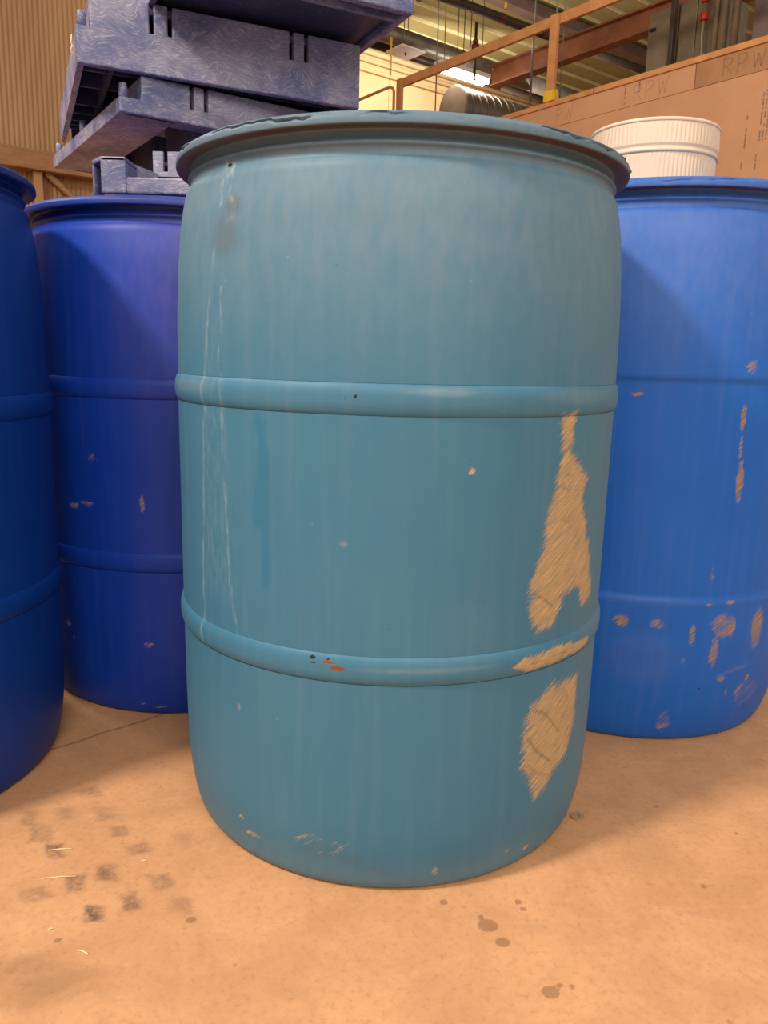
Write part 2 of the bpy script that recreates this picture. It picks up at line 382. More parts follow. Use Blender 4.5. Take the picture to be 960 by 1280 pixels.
def make_drum(loc, mat, label, H, hoops, face, nf, step, attrs, group=None, inset=None, scale=1.0, lipdent=0.0012, name='plastic_drum', base=None):
    """hoops: heights of the two rolling hoops, or inset = (z0, z1) for a recessed middle band"""
    root = thing(name, loc, 0, label, 'drum', group)
    th = angles(nf, max(30, nf//8), face)
    s = H/0.845
    def r_at(z):
        zz = z/s
        return float(np.interp(zz, [0.10,0.16,0.30,0.54,0.60,0.66,0.71,0.755,0.785,0.799],
                                  [0.2848,0.2862,0.2872,0.2876,0.2872,0.2862,0.2840,0.2802,0.2764,0.2722]))
    base = base or [(0.262,0.0),(0.2675,0.003),(0.2728,0.012),(0.2770,0.028),(0.2808,0.050),(0.2835,0.075),(0.2848,0.10)]
    low = [(r*scale, z*s) for r, z in base]; zb = base[-1][1]*s
    def span(z0, z1, n=8): return [(r_at(z)*scale, z) for z in np.linspace(z0, z1, n)]
    zl, zu = hoops if hoops else inset
    hw = 0.0165
    top = [(0.2722,0.799),(0.2695,0.8035),(0.2672,0.806),(0.2664,0.811),(0.2672,0.8138),(0.2696,0.8162),(0.2694,0.8185),(0.2668,0.8205),(0.2654,0.8235),(0.2650,0.8285),(0.2662,0.8302)]
    top = [(r*scale, z*s) for r, z in top]
    if hoops:
        segs = [cr(low + span(zb, zl-hw, 5)[1:], step), cr(span(zl+hw, zu-hw, 7), step), cr(span(zu+hw, 0.795*s, 8), step) + cr(top, 0.0012)]
        for z0 in hoops:
            hp = [((r_at(z0+q*hw) + 0.0042*(1-abs(q)**2.6))*scale - (0.0006 if abs(q) > .97 else 0), z0+q*hw) for q in np.linspace(-1, 1, 19)]
            revolve('rolling_hoop', hp, th, mat, root, attrs)
        # the shell wall is one surface broken only where the hoops sit
        for k, sg in enumerate(segs): pass
        parts = segs
        nm = ['lower_shell', 'middle_shell', 'upper_shell']
        for k, sg in enumerate(parts): revolve(nm[k], sg, th, mat, root, attrs)
    else:
        d = 0.004
        prof = cr(low + span(zb, zl-0.006, 6)[1:], step) + [(r_at(zl)*scale, zl-0.003), (r_at(zl)*scale-0.0012, zl), (r_at(zl)*scale-d, zl+0.004)]
        prof += [(r-d, z) for r, z in cr(span(zl+0.008, zu-0.008, 7), step)]
        prof += [(r_at(zu)*scale-d, zu-0.004), (r_at(zu)*scale-0.0012, zu), (r_at(zu)*scale, zu+0.003)]
        prof += cr(span(zu+0.008, 0.795*s, 8), step) + cr(top, 0.0012)
        revolve('shell', prof, th, mat, root, attrs)
    # lip with rough mould flash
    lip = [(0.2655,0.8302),(0.2710,0.8298),(0.2790,0.8296),(0.2828,0.8298),(0.2840,0.8306),(0.2842,0.8340),(0.2836,0.8376),
           (0.2818,0.8394),(0.2796,0.8410),(0.2760,0.8432),(0.2715,0.8446),(0.2660,0.8448),(0.2610,0.8436),(0.2580,0.8400),(0.2570,0.8340)]
    lip = cr([(r*scale, z*s) for r, z in lip], 0.0012)
    seed = random.random()*50
    def wob(R, Z, T):
        if lipdent <= 0: return R, Z
        zc = (Z - 0.838*s)
        wv = np.zeros_like(T)
        for f, a in ((11, .8), (29, .6), (61, .5), (117, .3)): wv += a*np.sin(f*T + seed*f)
        # a wavering torn line of flash along the shoulder of the lip
        line = 0.0016*wv
        on = sstep((np.sin(4*T+seed) + np.sin(11*T+2*seed) + np.sin(19*T+seed)*0.6)*0.7+0.45)
        g = np.exp(-((zc-line)/0.0009)**2)*on*(R > 0.276*scale)
        g2 = np.exp(-((zc-line-0.0022)/0.0011)**2)*on*(R > 0.276*scale)
        lowf = 0.0005*np.sin(3*T+seed) + 0.0004*np.sin(7*T+2*seed)
        return R - g*lipdent*1.7 + g2*lipdent*0.9 + lowf, Z
    def lattr(T, z, r):
        d = attrs(T, z, r) if attrs else {}
        d = dict(d)
        d['grime'] = d.get('grime', 0*T)
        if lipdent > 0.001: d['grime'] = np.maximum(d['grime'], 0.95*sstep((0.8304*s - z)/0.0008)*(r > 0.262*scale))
        return d
    revolve('rim', lip, th, mat, root, lattr, wob)
    hd = [(0.2572*scale, 0.836*s), (0.255*scale, 0.8325*s), (0.245*scale, 0.8315*s), (0.10*scale, 0.834*s)]
    th2 = np.linspace(0, 2*math.pi, 97)[:-1]
    revolve('head', hd, th2, mat, root, None, close_top=True)
    for q in (-1, 1):
        b = MB(); b.tube([(q*0.17*scale, 0.02, 0.832*s), (q*0.17*scale, 0.02, 0.843*s)], 0.032, 24)
        for k in range(8):
            a = 2*math.pi*k/8; b.box((q*0.17*scale+0.024*math.cos(a)-.003, 0.02+0.024*math.sin(a)-.003, 0.842*s), (q*0.17*scale+0.024*math.cos(a)+.003, 0.02+0.024*math.sin(a)+.003, 0.8455*s))
        b.build('bung', mat, root)
    r0 = low[0][0]
    bt = [(0.05, 0.012), (r0-0.027, 0.012), (r0-0.008, 0.006), (r0, 0.0002)]
    revolve('bottom', bt, th2, mat, root, None, close_bot=True)
    return root

# ---- teal drum: marks in (angle, height)
SC1 = [(38.2,.5551),(43.0,.5562),(43.7,.5267),(42.2,.5129),(45.7,.5008),(50.5,.4782),(48.8,.4586),(51.3,.4303),(55.3,.3878),(59.0,.3331),
       (53.9,.3211),(51.2,.345),(47.8,.351),(43.7,.3453),(40.2,.3131),(35.3,.3122),(32.2,.3319),(32.4,.3643),(34.6,.4043),(35.5,.4402),(38.5,.4748),(39.3,.5192)]
SC2 = [(27.8,.2752),(31.0,.2847),(43.0,.2873),(56.7,.2788),(57.0,.271),(43.4,.2669),(32.5,.266)]
SC3 = [(54.2,.2338),(53.6,.1677),(50.9,.135),(45.2,.1195),(42.2,.1038),(38.7,.0943),(36.7,.1136),(33.8,.1439),(32.4,.1863),(35.1,.2178),(41.8,.236)]
WETP = [(-31.2,.5517),(-32.2,.5388),(-31.0,.5264),(-31.3,.496),(-32.8,.4424),(-32.6,.4266),(-30.4,.4250),(-30.2,.3582),(-28.2,.3582),(-28.0,.43),(-28.0,.505),(-29.5,.528),(-29.2,.540)]
def teal_attrs(T, z, r):
    sc = np.maximum.reduce([poly_mask(T, z, SC1, .030), poly_mask(T, z, SC2, .012), poly_mask(T, z, SC3, .030)])
    for a, b, ra, rb, k in ((-35.2,.043,.020,.007,.55),(-38.5,.06,.008,.006,.5),(31.7,.034,.008,.005,.7),
                            (38.6,.025,.009,.005,.7),(47,.012,.008,.005,.6),(12,.028,.006,.010,.55),(15.8,.498,.006,.007,.75),(-15,.06,.05,.02,.3)):
        sc = np.maximum(sc, k*blob(T, z, a, b, ra, rb))
    wet = poly_mask(T, z, WETP, .008)*0.85
    drip = np.maximum.reduce([
        0.6*line_mask(T, z, [(-45.9,.72),(-46.4,.69),(-48.2,.63),(-49.4,.577),(-50.4,.504),(-51.3,.43),(-52,.369),(-52,.27)], .006),
        0.75*line_mask(T, z, [(-42.4,.68),(-42.7,.647),(-43.5,.60),(-41.6,.579),(-42.4,.54),(-41.6,.4545),(-40.6,.362),(-38.3,.298)], .0045),
        0.16*poly_mask(T, z, [(-47,.65),(-42.5,.65),(-41.5,.50),(-39,.34),(-51.5,.34),(-50,.5)], .04),
        1.0*line_mask(T, z, [(-45.4,.81),(-44.6,.795),(-45.2,.78),(-44.0,.768)], .006),
        1.0*line_mask(T, z, [(-42.5,.808),(-41.2,.795),(-41.6,.775),(-39.4,.768),(-39.6,.752),(-41.4,.748)], .005), 0.6*blob(T, z, -43.5, .80, .014, .014)])
    dust = np.maximum.reduce([
        0.55*blob(T, z, -58, .775, .09, .045), 0.35*blob(T, z, -62, .72, .09, .06),  # pale left shoulder: grazing light painted into the colour
        0.5*blob(T, z, 9, .579, .05, .006), 0.35*blob(T, z, 45, .575, .09, .012), 0.4*blob(T, z, -57, .575, .08, .012),
        0.08*blob(T, z, 15.7, .3232, .04, .05), 0.5*sstep((T-42)/35), 0.30*blob(T, z, 60, .74, .12, .06), 0.9*blob(T, z, -38, .206, .004, .006),  # fade toward the right edge is a grazing highlight put into the colour
        0.9*blob(T, z, -10.7, .419, .006, .004), 0.5*blob(T, z, 8, .282, .1, .004), 0.35*sstep((0.06-z)/0.06), 0.48*sstep((z-0.54)/0.24)])  # upper fade is dust together with painted ceiling sheen
    dark = np.maximum.reduce([1.0*blob(T, z, -44.0, .8085, .006, .003), blob(T, z, -17.2, .2905, .006, .003), .9*blob(T, z, -17, .285, .005, .002),
                              .9*blob(T, z, -13.6, .2905, .003, .002), .8*blob(T, z, -8.6, .573, .003, .004), .8*blob(T, z, -10.5, .571, .005, .0015),
                              .5*blob(T, z, -13, .70, .005, .003)])
    rust = np.maximum(1.0*blob(T, z, -11.5, .2815, .012, .004), .8*blob(T, z, -13.8, .287, .014, .003))
    grime = np.maximum.reduce([0.25*blob(T, z, -42, .735, .03, .03), 0.14*blob(T, z, -8, .044, .022, .014), 0.14*blob(T, z, -2, .034, .03, .008), 0.12*blob(T, z, -16, .05, .04, .016), 0.30*blob(T, z, -40, .765, .02, .015),
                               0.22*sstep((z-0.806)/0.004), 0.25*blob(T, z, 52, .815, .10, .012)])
    scratch = np.maximum.reduce([line_mask(T, z, [(33.2,.357),(36.5,.349),(39.7,.337)], .0022), line_mask(T, z, [(35.8,.214),(40,.204),(46.5,.170)], .0022),
        line_mask(T, z, [(34.5,.180),(38,.158),(43.5,.137)], .0028), .7*line_mask(T, z, [(35,.145),(39,.128),(43.5,.118)], .002), .7*line_mask(T, z, [(41.5,.437),(44,.432)], .002),
        .6*line_mask(T, z, [(40,.49),(44,.486)], .0018), .6*line_mask(T, z, [(40,.475),(43,.470)], .0018), .6*line_mask(T, z, [(47,.225),(49.5,.212)], .0018), .6*line_mask(T, z, [(33,.2755),(44,.2775),(52,.2765)], .0014)])
    return dict(scuff=sc, wet=wet, dust=dust, dark=dark, rust=rust, grime=grime, drip=drip, scratch=scratch)
make_drum((0.012, 1.082, 0), TEAL, 'faded teal plastic drum with tan abrasion patches, standing nearest in front', 0.845,
          (0.2794, 0.5701), 0.0, 560, 0.0028, teal_attrs, lipdent=0.0023)

BASE_R = [(0.252,0.0),(0.2575,0.003),(0.263,0.012),(0.269,0.030),(0.2750,0.058),(0.2795,0.09),(0.2822,0.115),(0.2860,0.16)]
def right_attrs(T, z, r):
    T = T - 3.0
    sc = np.zeros_like(T)
    for a, b, ra, rb, k in ((-20.4,.567,.013,.005,1),(13.2,.610,.014,.016,.62),(12.6,.535,.007,.03,.85),(12.9,.49,.006,.03,.6),(14,.435,.010,.045,.85),
                            (13,.205,.03,.03,.72),(11.2,.165,.013,.04,.72),(16.5,.205,.014,.03,.75),(28.4,.195,.022,.05,.75),(-19,.212,.018,.014,.6),
                            (3,.195,.008,.03,.62),(-8,.21,.02,.012,.5),(15.9,.115,.012,.008,.55),(27.9,.108,.006,.009,.9),(7.5,.243,.012,.004,.7),(15,.246,.014,.004,.85),
                            (8,.29,.006,.02,.45),(19,.09,.006,.01,.5),(-2,.04,.02,.03,.45),(30,.08,.05,.04,.35)):
        sc = np.maximum(sc, k*blob(T, z, a, b, ra, rb))
    dust = np.maximum.reduce([0.9*blob(T, z, 1.0, .151, .0035, .006), 0.5*line_mask(T, z, [(-45,.246),(45,.246)], .0025),  # long level line is the ledge highlight, painted on
                              0.15*blob(T, z, -12, .15, .08, .06), 0.6*line_mask(T, z, [(14,.12),(20,.128),(27,.132)], .004), 0.40*sstep((z-0.52)/0.3)])  # fade up the shell is lit sheen put into the colour
    wet = 0.5*sstep((z-0.807*1.03)/0.004)  # darker from the neck up over the rim
    dark = 0.7*blob(T, z, 8, .10, .005, .004)
    return dict(scuff=sc, dust=dust, wet=wet*0.4, dark=dark, rust=0*T, grime=0*T)
RD = make_drum((0.460, 1.464, 0), BLUE_R, 'mid blue plastic drum with brown scuffs and recessed middle band, right of teal drum', 0.876,
          None, -0.33, 360, 0.004, right_attrs, 'blue drums around the teal drum', inset=(0.2505, 0.5905), scale=1.012, lipdent=0.0013, base=BASE_R)
def bl_attrs(T, z, r):
    sc = np.zeros_like(T)
    for a, b, ra, rb, k in ((-20,.443,.012,.014,.5),(-29,.36,.02,.007,.65),(-23,.366,.02,.007,.65),(-2.6,.37,.006,.020,.8),(-35.5,.148,.010,.008,.75),(-33,.124,.006,.01,.6),
                            (-2.2,.133,.014,.008,.6),(-6,.024,.012,.006,.55),(1,.018,.03,.004,.5)):
        sc = np.maximum(sc, k*blob(T, z, a, b, ra, rb))
    return dict(scuff=sc, dust=0.42*sstep((z-0.42)/0.34)*sstep((T+25)/45), wet=0.5*sstep((z-0.806)/0.004), dark=0*T, rust=0*T, grime=0*T)  # pale upper fade: lit sheen put into the colour; neck and rim darker
make_drum((-0.375, 1.515, 0), BLUE_B, 'royal blue plastic drum carrying the stack of grey pallets', 0.842,
          (0.273, 0.5535), 0.22, 300, 0.005, bl_attrs, 'blue drums around the teal drum', scale=0.985, lipdent=0.0)
def l_attrs(T, z, r):
    sc = np.zeros_like(T)
    for a, b, ra, rb, k in ((50,.09,.01,.02,.5),(40,.17,.02,.006,.45),(44,.62,.03,.004,.45),(46,.60,.02,.004,.4)):
        sc = np.maximum(sc, k*blob(T, z, a, b, ra, rb))
    return dict(scuff=sc, dust=0*T, wet=0.4*sstep((z-0.806)/0.004), dark=0*T, rust=0*T, grime=0*T)  # neck and rim darker than the body
make_drum((-0.775, 1.085, 0), BLUE_L, 'dark blue plastic drum partly out of frame, standing at the left edge', 0.842,
          (0.2699, 0.5337), 0.6, 300, 0.005, l_attrs, 'blue drums around the teal drum', scale=1.0, lipdent=0.0004)

# ------------------------------------------------------------------ white tub on the right drum
tub = thing('plastic_tub', (0.4585, 1.482, 0.8655), 0, 'upturned white ribbed plastic tub on the right blue drum', 'tub')
thT = np.linspace(0, 2*math.pi, 721)[:-1]
def flute(amp):
    def w(R, Z, T):
        on = (np.sin(3*T+0.9) > -0.2) | (np.abs(np.sin(2*T)) > 0.8)
        k = np.clip(np.minimum(Z - Z.min(), Z.max() - Z)/0.006, 0, 1)
        return R + amp*np.cos(90*T)*on*k, Z
    return w
revolve('lower_wall', [(0.1045,0.0)] + [(0.1045+0.001*q, 0.089*q) for q in np.linspace(0.03, 1, 24)], thT, WHITE, tub, None, flute(0.0004), close_bot=True)
revolve('groove_band', [(0.1055,0.088),(0.1082,0.0895),(0.1086,0.093),(0.1066,0.095),(0.1064,0.098),(0.1082,0.100),(0.1085,0.102)], thT, WHITE, tub)
revolve('upper_wall', [(0.1085-0.0012*q, 0.102+0.033*q) for q in np.linspace(0, 1, 16)], thT, WHITE, tub, None, flute(0.0004))
revolve('rim', [(0.1073,0.135),(0.1084,0.1355),(0.1086,0.1385),(0.1070,0.141),(0.102,0.142),(0.05,0.142)], thT, WHITE, tub, None, close_top=True)

# ------------------------------------------------------------------ pallets
def front_wall(L, H, x0, slots, slotd, t, ystart=0.0, fh=None):
    """comb-shaped front plate: open slots run down from the top edge"""
    out = [(0 if fh else x0, 0), (L, 0), (L, H)]
    for q in sorted(slots, reverse=True): out += [(q+0.004, H), (q+0.004, H-slotd), (q-0.004, H-slotd), (q-0.004, H)]
    out.append((x0, H))
    if fh: out += [(x0, fh), (0, fh)]
    m = MB(); n = len(out)
    for y in (ystart, ystart+t):
        for x, z in out: m.v.append((x, y, z))
    m.f += [tuple(range(n)), tuple(n+i for i in range(n))[::-1]]
    m.f += [(i, n+i, n+(i+1) % n, (i+1) % n) for i in range(n)]; m.sm += [False]*(n+2)
    return m
def make_pallet(name, loc, rz, L, D, H, fh, fx, slots, label, mat, dk, kind):
    root = thing(name, loc, rz, label, 'pallet', 'dark plastic pallets stacked on the back drum')
    t = 0.016
    w = front_wall(L, H, fx, slots, H*(0.42 if H > 0.1 else 0.6), t, 0.0, fh)
    w.build('front_skirt', mat, root, 0.0025, 2)
    m = MB()                                         # low flange along the left end
    m.box((0, t, 0), (t*0.7, D, fh)); m.box((t*0.7, t, fh-0.008), (fx+0.004, D-0.001, fh))
    m.build('flange', mat, root)
    MB().box((fx, t, fh-0.002), (fx+t*0.8, D-t, H-0.012)).build('left_skirt', mat, root, 0.003)
    MB().box((L-t, t, 0), (L, D-t, H-0.012)).build('right_skirt', mat, root, 0.003)
    MB().box((fx, D-t, 0), (L, D, H)).build('back_skirt', mat, root, 0.003)
    MB().box((fx, t, H-0.014), (L, D-t, H-0.001)).build('deck', mat, root, 0.002)
    for px, py in ((0.011, 0.014), (0.011, D-0.02), (0.011, D*0.55)):
        MB().tube([(px, py, fh-0.002), (px, py, fh+0.020), (px, py, fh+0.026)], [0.0085, 0.0075, 0.0065], 12).build('peg', mat, root)
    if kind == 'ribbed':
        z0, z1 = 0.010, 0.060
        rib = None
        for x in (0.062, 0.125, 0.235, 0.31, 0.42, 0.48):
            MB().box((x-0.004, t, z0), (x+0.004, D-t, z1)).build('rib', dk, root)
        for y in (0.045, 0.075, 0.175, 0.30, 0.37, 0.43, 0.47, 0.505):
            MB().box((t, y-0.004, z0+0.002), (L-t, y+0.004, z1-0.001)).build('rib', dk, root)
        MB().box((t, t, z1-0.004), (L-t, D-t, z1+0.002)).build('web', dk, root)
    elif kind == 'slab':
        b = 0.105                                     # plain border below, hollow middle
        m = MB(); m.box((t*0.5, 0.004, 0), (b, D-0.004, 0.014)); m.box((b, 0.004, 0.0005), (L-t*.5, 0.05, 0.0135))
        m.box((b, D-0.06, 0.0005), (L-t*.5, D-0.004, 0.0135)); m.box((L-0.08, 0.05, 0.001), (L-t*.5, D-0.06, 0.013))
        m.build('underside_border', mat, root, 0.003)
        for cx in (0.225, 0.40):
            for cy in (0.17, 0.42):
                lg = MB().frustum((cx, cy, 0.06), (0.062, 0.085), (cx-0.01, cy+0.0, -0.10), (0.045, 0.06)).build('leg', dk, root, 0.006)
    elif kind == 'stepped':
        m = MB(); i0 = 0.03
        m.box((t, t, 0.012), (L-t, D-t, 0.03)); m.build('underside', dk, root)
        m = MB(); m.box((t, 0.040, 0.0), (L-t, 0.050, 0.0125)); m.build('rib', mat, root)
    return root

def rot_of(dx, dy): return math.atan2(dy, dx)
# base frame lying on the drum head
fr = thing('pallet_base_frame', (-0.460, 1.262, 0.846), 0.0, 'short grey plastic base frame with a hollow corner block under the pallets', 'pallet')
MB().box((0.056, 0, 0), (0.255, 0.018, 0.024)).build('runner', PALLET, fr, 0.003)
def plate(m, pts, z0, z1):
    """prism over a floor outline"""
    k = len(m.v); n = len(pts)
    for z in (z0, z1):
        for x, y in pts: m.v.append((x, y, z))
    m.f += [tuple(k+i for i in range(n))[::-1], tuple(k+n+i for i in range(n))]
    m.f += [(k+i, k+(i+1) % n, k+n+(i+1) % n, k+n+i) for i in range(n)]; m.sm += [False]*(n+2)
m = MB(); m.box((0.018, 0, 0), (0.056, 0.008, 0.052))
plate(m, [(0.018, 0.0), (0.056, 0.0), (0.056, 0.06), (-0.004, 0.06), (-0.004, 0.026)], 0.0455, 0.0525)
plate(m, [(0.048, 0.008), (0.056, 0.008), (0.056, 0.06), (0.048, 0.06)], 0.0, 0.0455)
plate(m, [(-0.004, 0.026), (-0.001, 0.023), (0.003, 0.028), (0.003, 0.06), (-0.004, 0.06)], 0.0, 0.0455)
m.build('corner_block', PALLET, fr, 0.002)
MB().box((0.018, 0.06, 0), (0.036, 0.50, 0.024)).build('runner', PALLET, fr, 0.003)
MB().box((0.018, 0.48, 0.0), (0.255, 0.50, 0.023)).build('runner', PALLET, fr, 0.003)
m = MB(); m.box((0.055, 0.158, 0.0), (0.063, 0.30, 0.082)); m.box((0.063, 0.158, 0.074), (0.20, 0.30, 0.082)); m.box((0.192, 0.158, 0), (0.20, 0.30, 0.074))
m.build('foot_block', PALLET_SHADE, fr, 0.002)
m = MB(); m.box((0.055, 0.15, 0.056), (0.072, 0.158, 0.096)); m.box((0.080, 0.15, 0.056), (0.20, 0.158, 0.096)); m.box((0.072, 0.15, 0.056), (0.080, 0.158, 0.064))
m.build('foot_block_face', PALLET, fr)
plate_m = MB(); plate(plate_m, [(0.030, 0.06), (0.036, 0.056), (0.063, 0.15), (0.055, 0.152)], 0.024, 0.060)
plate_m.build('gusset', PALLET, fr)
MB().box((0.036, 0.20, 0.001), (0.255, 0.23, 0.018)).build('cross_bar', PALLET_SHADE, fr, 0.003)

make_pallet('plastic_pallet', (-0.4916, 1.517, 1.032), rot_of(.83, .558), 0.54, 0.565, 0.0675, 0.026, 0.040, (0.135, 0.163, 0.40, 0.43),
            'lowest dark grey pallet with rounded flange and legs, resting on the base frame', PALLET, PALLET_SHADE, 'slab')
make_pallet('plastic_pallet', (-0.552, 1.485, 1.100), rot_of(.908, .419), 0.531, 0.60, 0.117, 0.062, 0.024, (0.128, 0.160, 0.388, 0.418),
            'middle scuffed grey pallet with open ribbed underside, second from the top', PALLET, PALLET_SHADE, 'ribbed')
rD = rot_of(.89, .456)
p0 = Vector((0.0315, 1.562, 1.2185)) - Vector((math.cos(rD), math.sin(rD), 0))*0.43
make_pallet('plastic_pallet', tuple(p0), rD, 0.43, 0.55, 0.10, 0.045, 0.024, (0.10, 0.13, 0.32, 0.35),
            'topmost dark indigo pallet, turned askew and cut off by the top of the photo', PALLET, PALLET_SHADE, 'stepped')

# ------------------------------------------------------------------ left wall: fine corrugated sheets on a timber girt
RH = Matrix.Rotation(HALL_ROT, 4, 'Z')
wl = MB().box((-4, 5.06, 0), (3.05, 5.10, 3.6), RH).build('wall_left', SHEET); struct(wl)
def corr(a0, a1, b, z0, z1, per=0.027, amp=0.0042):
    n = int((a1-a0)/per*6); v = []; f = []
    for i in range(n+1):
        a = a0 + (a1-a0)*i/n; k = (math.sin(2*math.pi*a/per)); k = max(-0.55, min(0.75, k*1.3))
        for z in (z0, z1): v.append(tuple(AB(a, b + amp*k, z)))
    for i in range(n): f.append((2*i, 2*i+2, 2*i+3, 2*i+1))
    return v, f
for k in range(9):
    a0 = -4.5 + k*0.88
    for z0, z1 in ((0.0, 1.60), (1.69, 3.6)):
        v, f = corr(a0+0.003, min(a0+0.879, 3.05), 5.045, z0, z1)
        me = bpy.data.meshes.new('wall_sheet'); me.from_pydata(v, [], f); me.polygons.foreach_set('use_smooth', [True]*len(f))
        link('wall_sheet', me, SHEET, wl)
MB().box((-4, 4.93, 1.592), (3.05, 5.05, 1.70), RH).build('girt', GIRT, wl, 0.006)
MB().box((1.285, 4.97, 0), (1.335, 5.04, 1.592), RH).build('stud', SHEET, wl, 0.004)
mm = MB()
p, q = AB(1.36, 4.985, 1.592), AB(2.15, 4.985, 0.95)
mm.tube([p, q], 0.02, 6); mm.build('diagonal_brace', GIRT, wl)

# ------------------------------------------------------------------ mezzanine wall on the right
wr = MB().box((6.02, 0.5, 0), (6.16, 8.6, 2.925), RH).build('wall_right', PAPER2); struct(wr)
for b0, b1 in ((0.5, 1.45), (1.455, 3.872), (3.878, 6.3), (6.306, 8.6)):
    MB().box((6.0, b0, 2.742), (6.02, b1, 2.925), RH).build('sheathing_panel', PAPER2 if b1 < 3.875 and b0 > 1 else PAPER, wr, 0.002)
for b0, b1 in ((0.5, 2.9), (2.905, 5.345), (5.35, 8.6)):
    MB().box((5.994, b0, 0.0), (6.02, b1, 2.737), RH).build('sheathing_panel', PAPER, wr, 0.002)
def ribbon(pts, w):
    """marker strokes on the wall, pts in (b, z)"""
    m = MB()
    for (b0, z0), (b1, z1) in zip(pts[:-1], pts[1:]):
        d = Vector((b1-b0, z1-z0)); L_ = d.length
        if L_ < 1e-5: continue
        n2 = Vector((-d.y, d.x))/L_*w/2
        k = len(m.v)
        for a in (5.9975, 5.9905):
            pass
        for a in (wall_face-0.0012, wall_face+0.0005):
            for s_, e in ((1, 0), (-1, 0), (-1, 1), (1, 1)):
                pb = (b0 if e == 0 else b1) + n2.x*s_; pz = (z0 if e == 0 else z1) + n2.y*s_
                m.v.append(tuple(AB(a, pb, pz)))
        for q_ in ((3,2,1,0), (4,5,6,7), (0,1,5,4), (1,2,6,5), (2,3,7,6), (3,0,4,7)):
            m.f.append(tuple(k+i for i in q_)); m.sm.append(False)
    return m
GL = {'R': [[(0,0),(0.02,1)], [(0.02,1),(0.6,0.95),(0.7,0.75),(0.5,0.55),(0.05,0.5)], [(0.25,0.5),(0.75,0.0)]],
      'P': [[(0,-0.05),(0.05,1)], [(0.05,1),(0.6,0.98),(0.72,0.75),(0.5,0.52),(0.05,0.45)]],
      'W': [[(0,1),(0.22,0.0),(0.45,0.75),(0.7,0.02),(0.95,1.05)]]}
wall_face = 6.0
def write(text, b, z, h, w, face, ink=INK):
    global wall_face
    wall_face = face
    x = b
    for ch in text:
        m = MB()
        for st in GL[ch]:
            r_ = ribbon([(x - u_*w, z + v_*h) for u_, v_ in st], 0.009)
            k = len(m.v); m.v += r_.v; m.f += [tuple(i+k for i in q_) for q_ in r_.f]; m.sm += r_.sm
        m.build('letter', ink, wr)
        x -= w*1.15
write('RPW', 4.44, 2.775, 0.125, 0.10, 6.0)
write('RPW', 3.64, 2.775, 0.125, 0.10, 6.0, INK2)
write('PW', 5.28, 2.775, 0.12, 0.09, 6.0)
def stamp(b, z0, z1, w, face, n):
    global wall_face
    wall_face = face; m = MB()
    for i in range(n):
        z = z0 + (z1-z0)*(i+0.2+0.3*random.random())/n
        for j in range(max(1, int(w/0.02))):
            if random.random() < 0.25: continue
            bb = b - w/2 + (j+0.5)*w/max(1, int(w/0.02))
            r_ = ribbon([(bb-0.006, z), (bb+0.005, z+random.uniform(-.004, .004))], 0.016)
            k = len(m.v); m.v += r_.v; m.f += [tuple(q+k for q in q_) for q_ in r_.f]; m.sm += r_.sm
    o = m.build('print_marks', PRINT, wr); o['kind'] = 'stuff'
stamp(4.53, 2.77, 2.92, 0.03, 6.0, 10); stamp(4.39, 2.84, 2.92, 0.02, 6.0, 6)
stamp(3.40, 2.22, 2.45, 0.02, 5.994, 16); stamp(3.265, 2.25, 2.60, 0.075, 5.994, 24); stamp(3.41, 2.08, 2.12, 0.02, 5.994, 3); stamp(3.30, 2.05, 2.18, 0.02, 5.994, 8)
for i, (b0, b1) in enumerate(((0.5, 4.86), (4.866, 8.6))):
    struct(MB().box((5.985, b0, 2.926), (6.17, b1, 2.972), RH).build('trim_%d' % (i+1), TIMBER, None, 0.004))

# guard rail on the mezzanine edge
gr = thing('guard_rail', AB(6.0, 5.4, 2.972), HALL_ROT, 'orange timber guard rail with posts along the mezzanine edge', 'railing')
def gl(m): return m
m = MB().box((0.02, -3.5, 0.655), (0.06, 2.25, 0.745)); m.build('handrail', TIMBER, gr, 0.004)
for bpos, nm in ((-0.035, 'post'), (2.235, 'post')):
    po = MB().box((-0.02, bpos-0.045, 0.0), (0.018, bpos+0.045, 0.735)).build('post', TIMBER, gr, 0.004)
    if bpos < 1:
        mb = MB(); mb.box((-0.03, bpos-0.055, -0.0), (-0.021, bpos+0.055, 0.09)); mb.box((-0.03, bpos-0.063, 0), (0.03, bpos-0.047, 0.09)); mb.box((-0.03, bpos+0.047, 0), (0.03, bpos+0.063, 0.09))
        mb.build('post_bracket', YELLOW, po, 0.002)['label'] = 'yellow post bracket'
bp = MB().tube([AB(5.9,9.2,3.60), AB(5.9,7.80,3.615), AB(5.9,7.70,3.612), AB(5.9,7.64,3.59), AB(5.9,7.617,3.55), AB(5.9,7.615,3.45), AB(5.9,7.615,2.4)], 0.016, 10)
tag(bp.build('pipe_handrail', TIMBER), 'thin bent brown pipe handrail left of the timber post', 'railing')

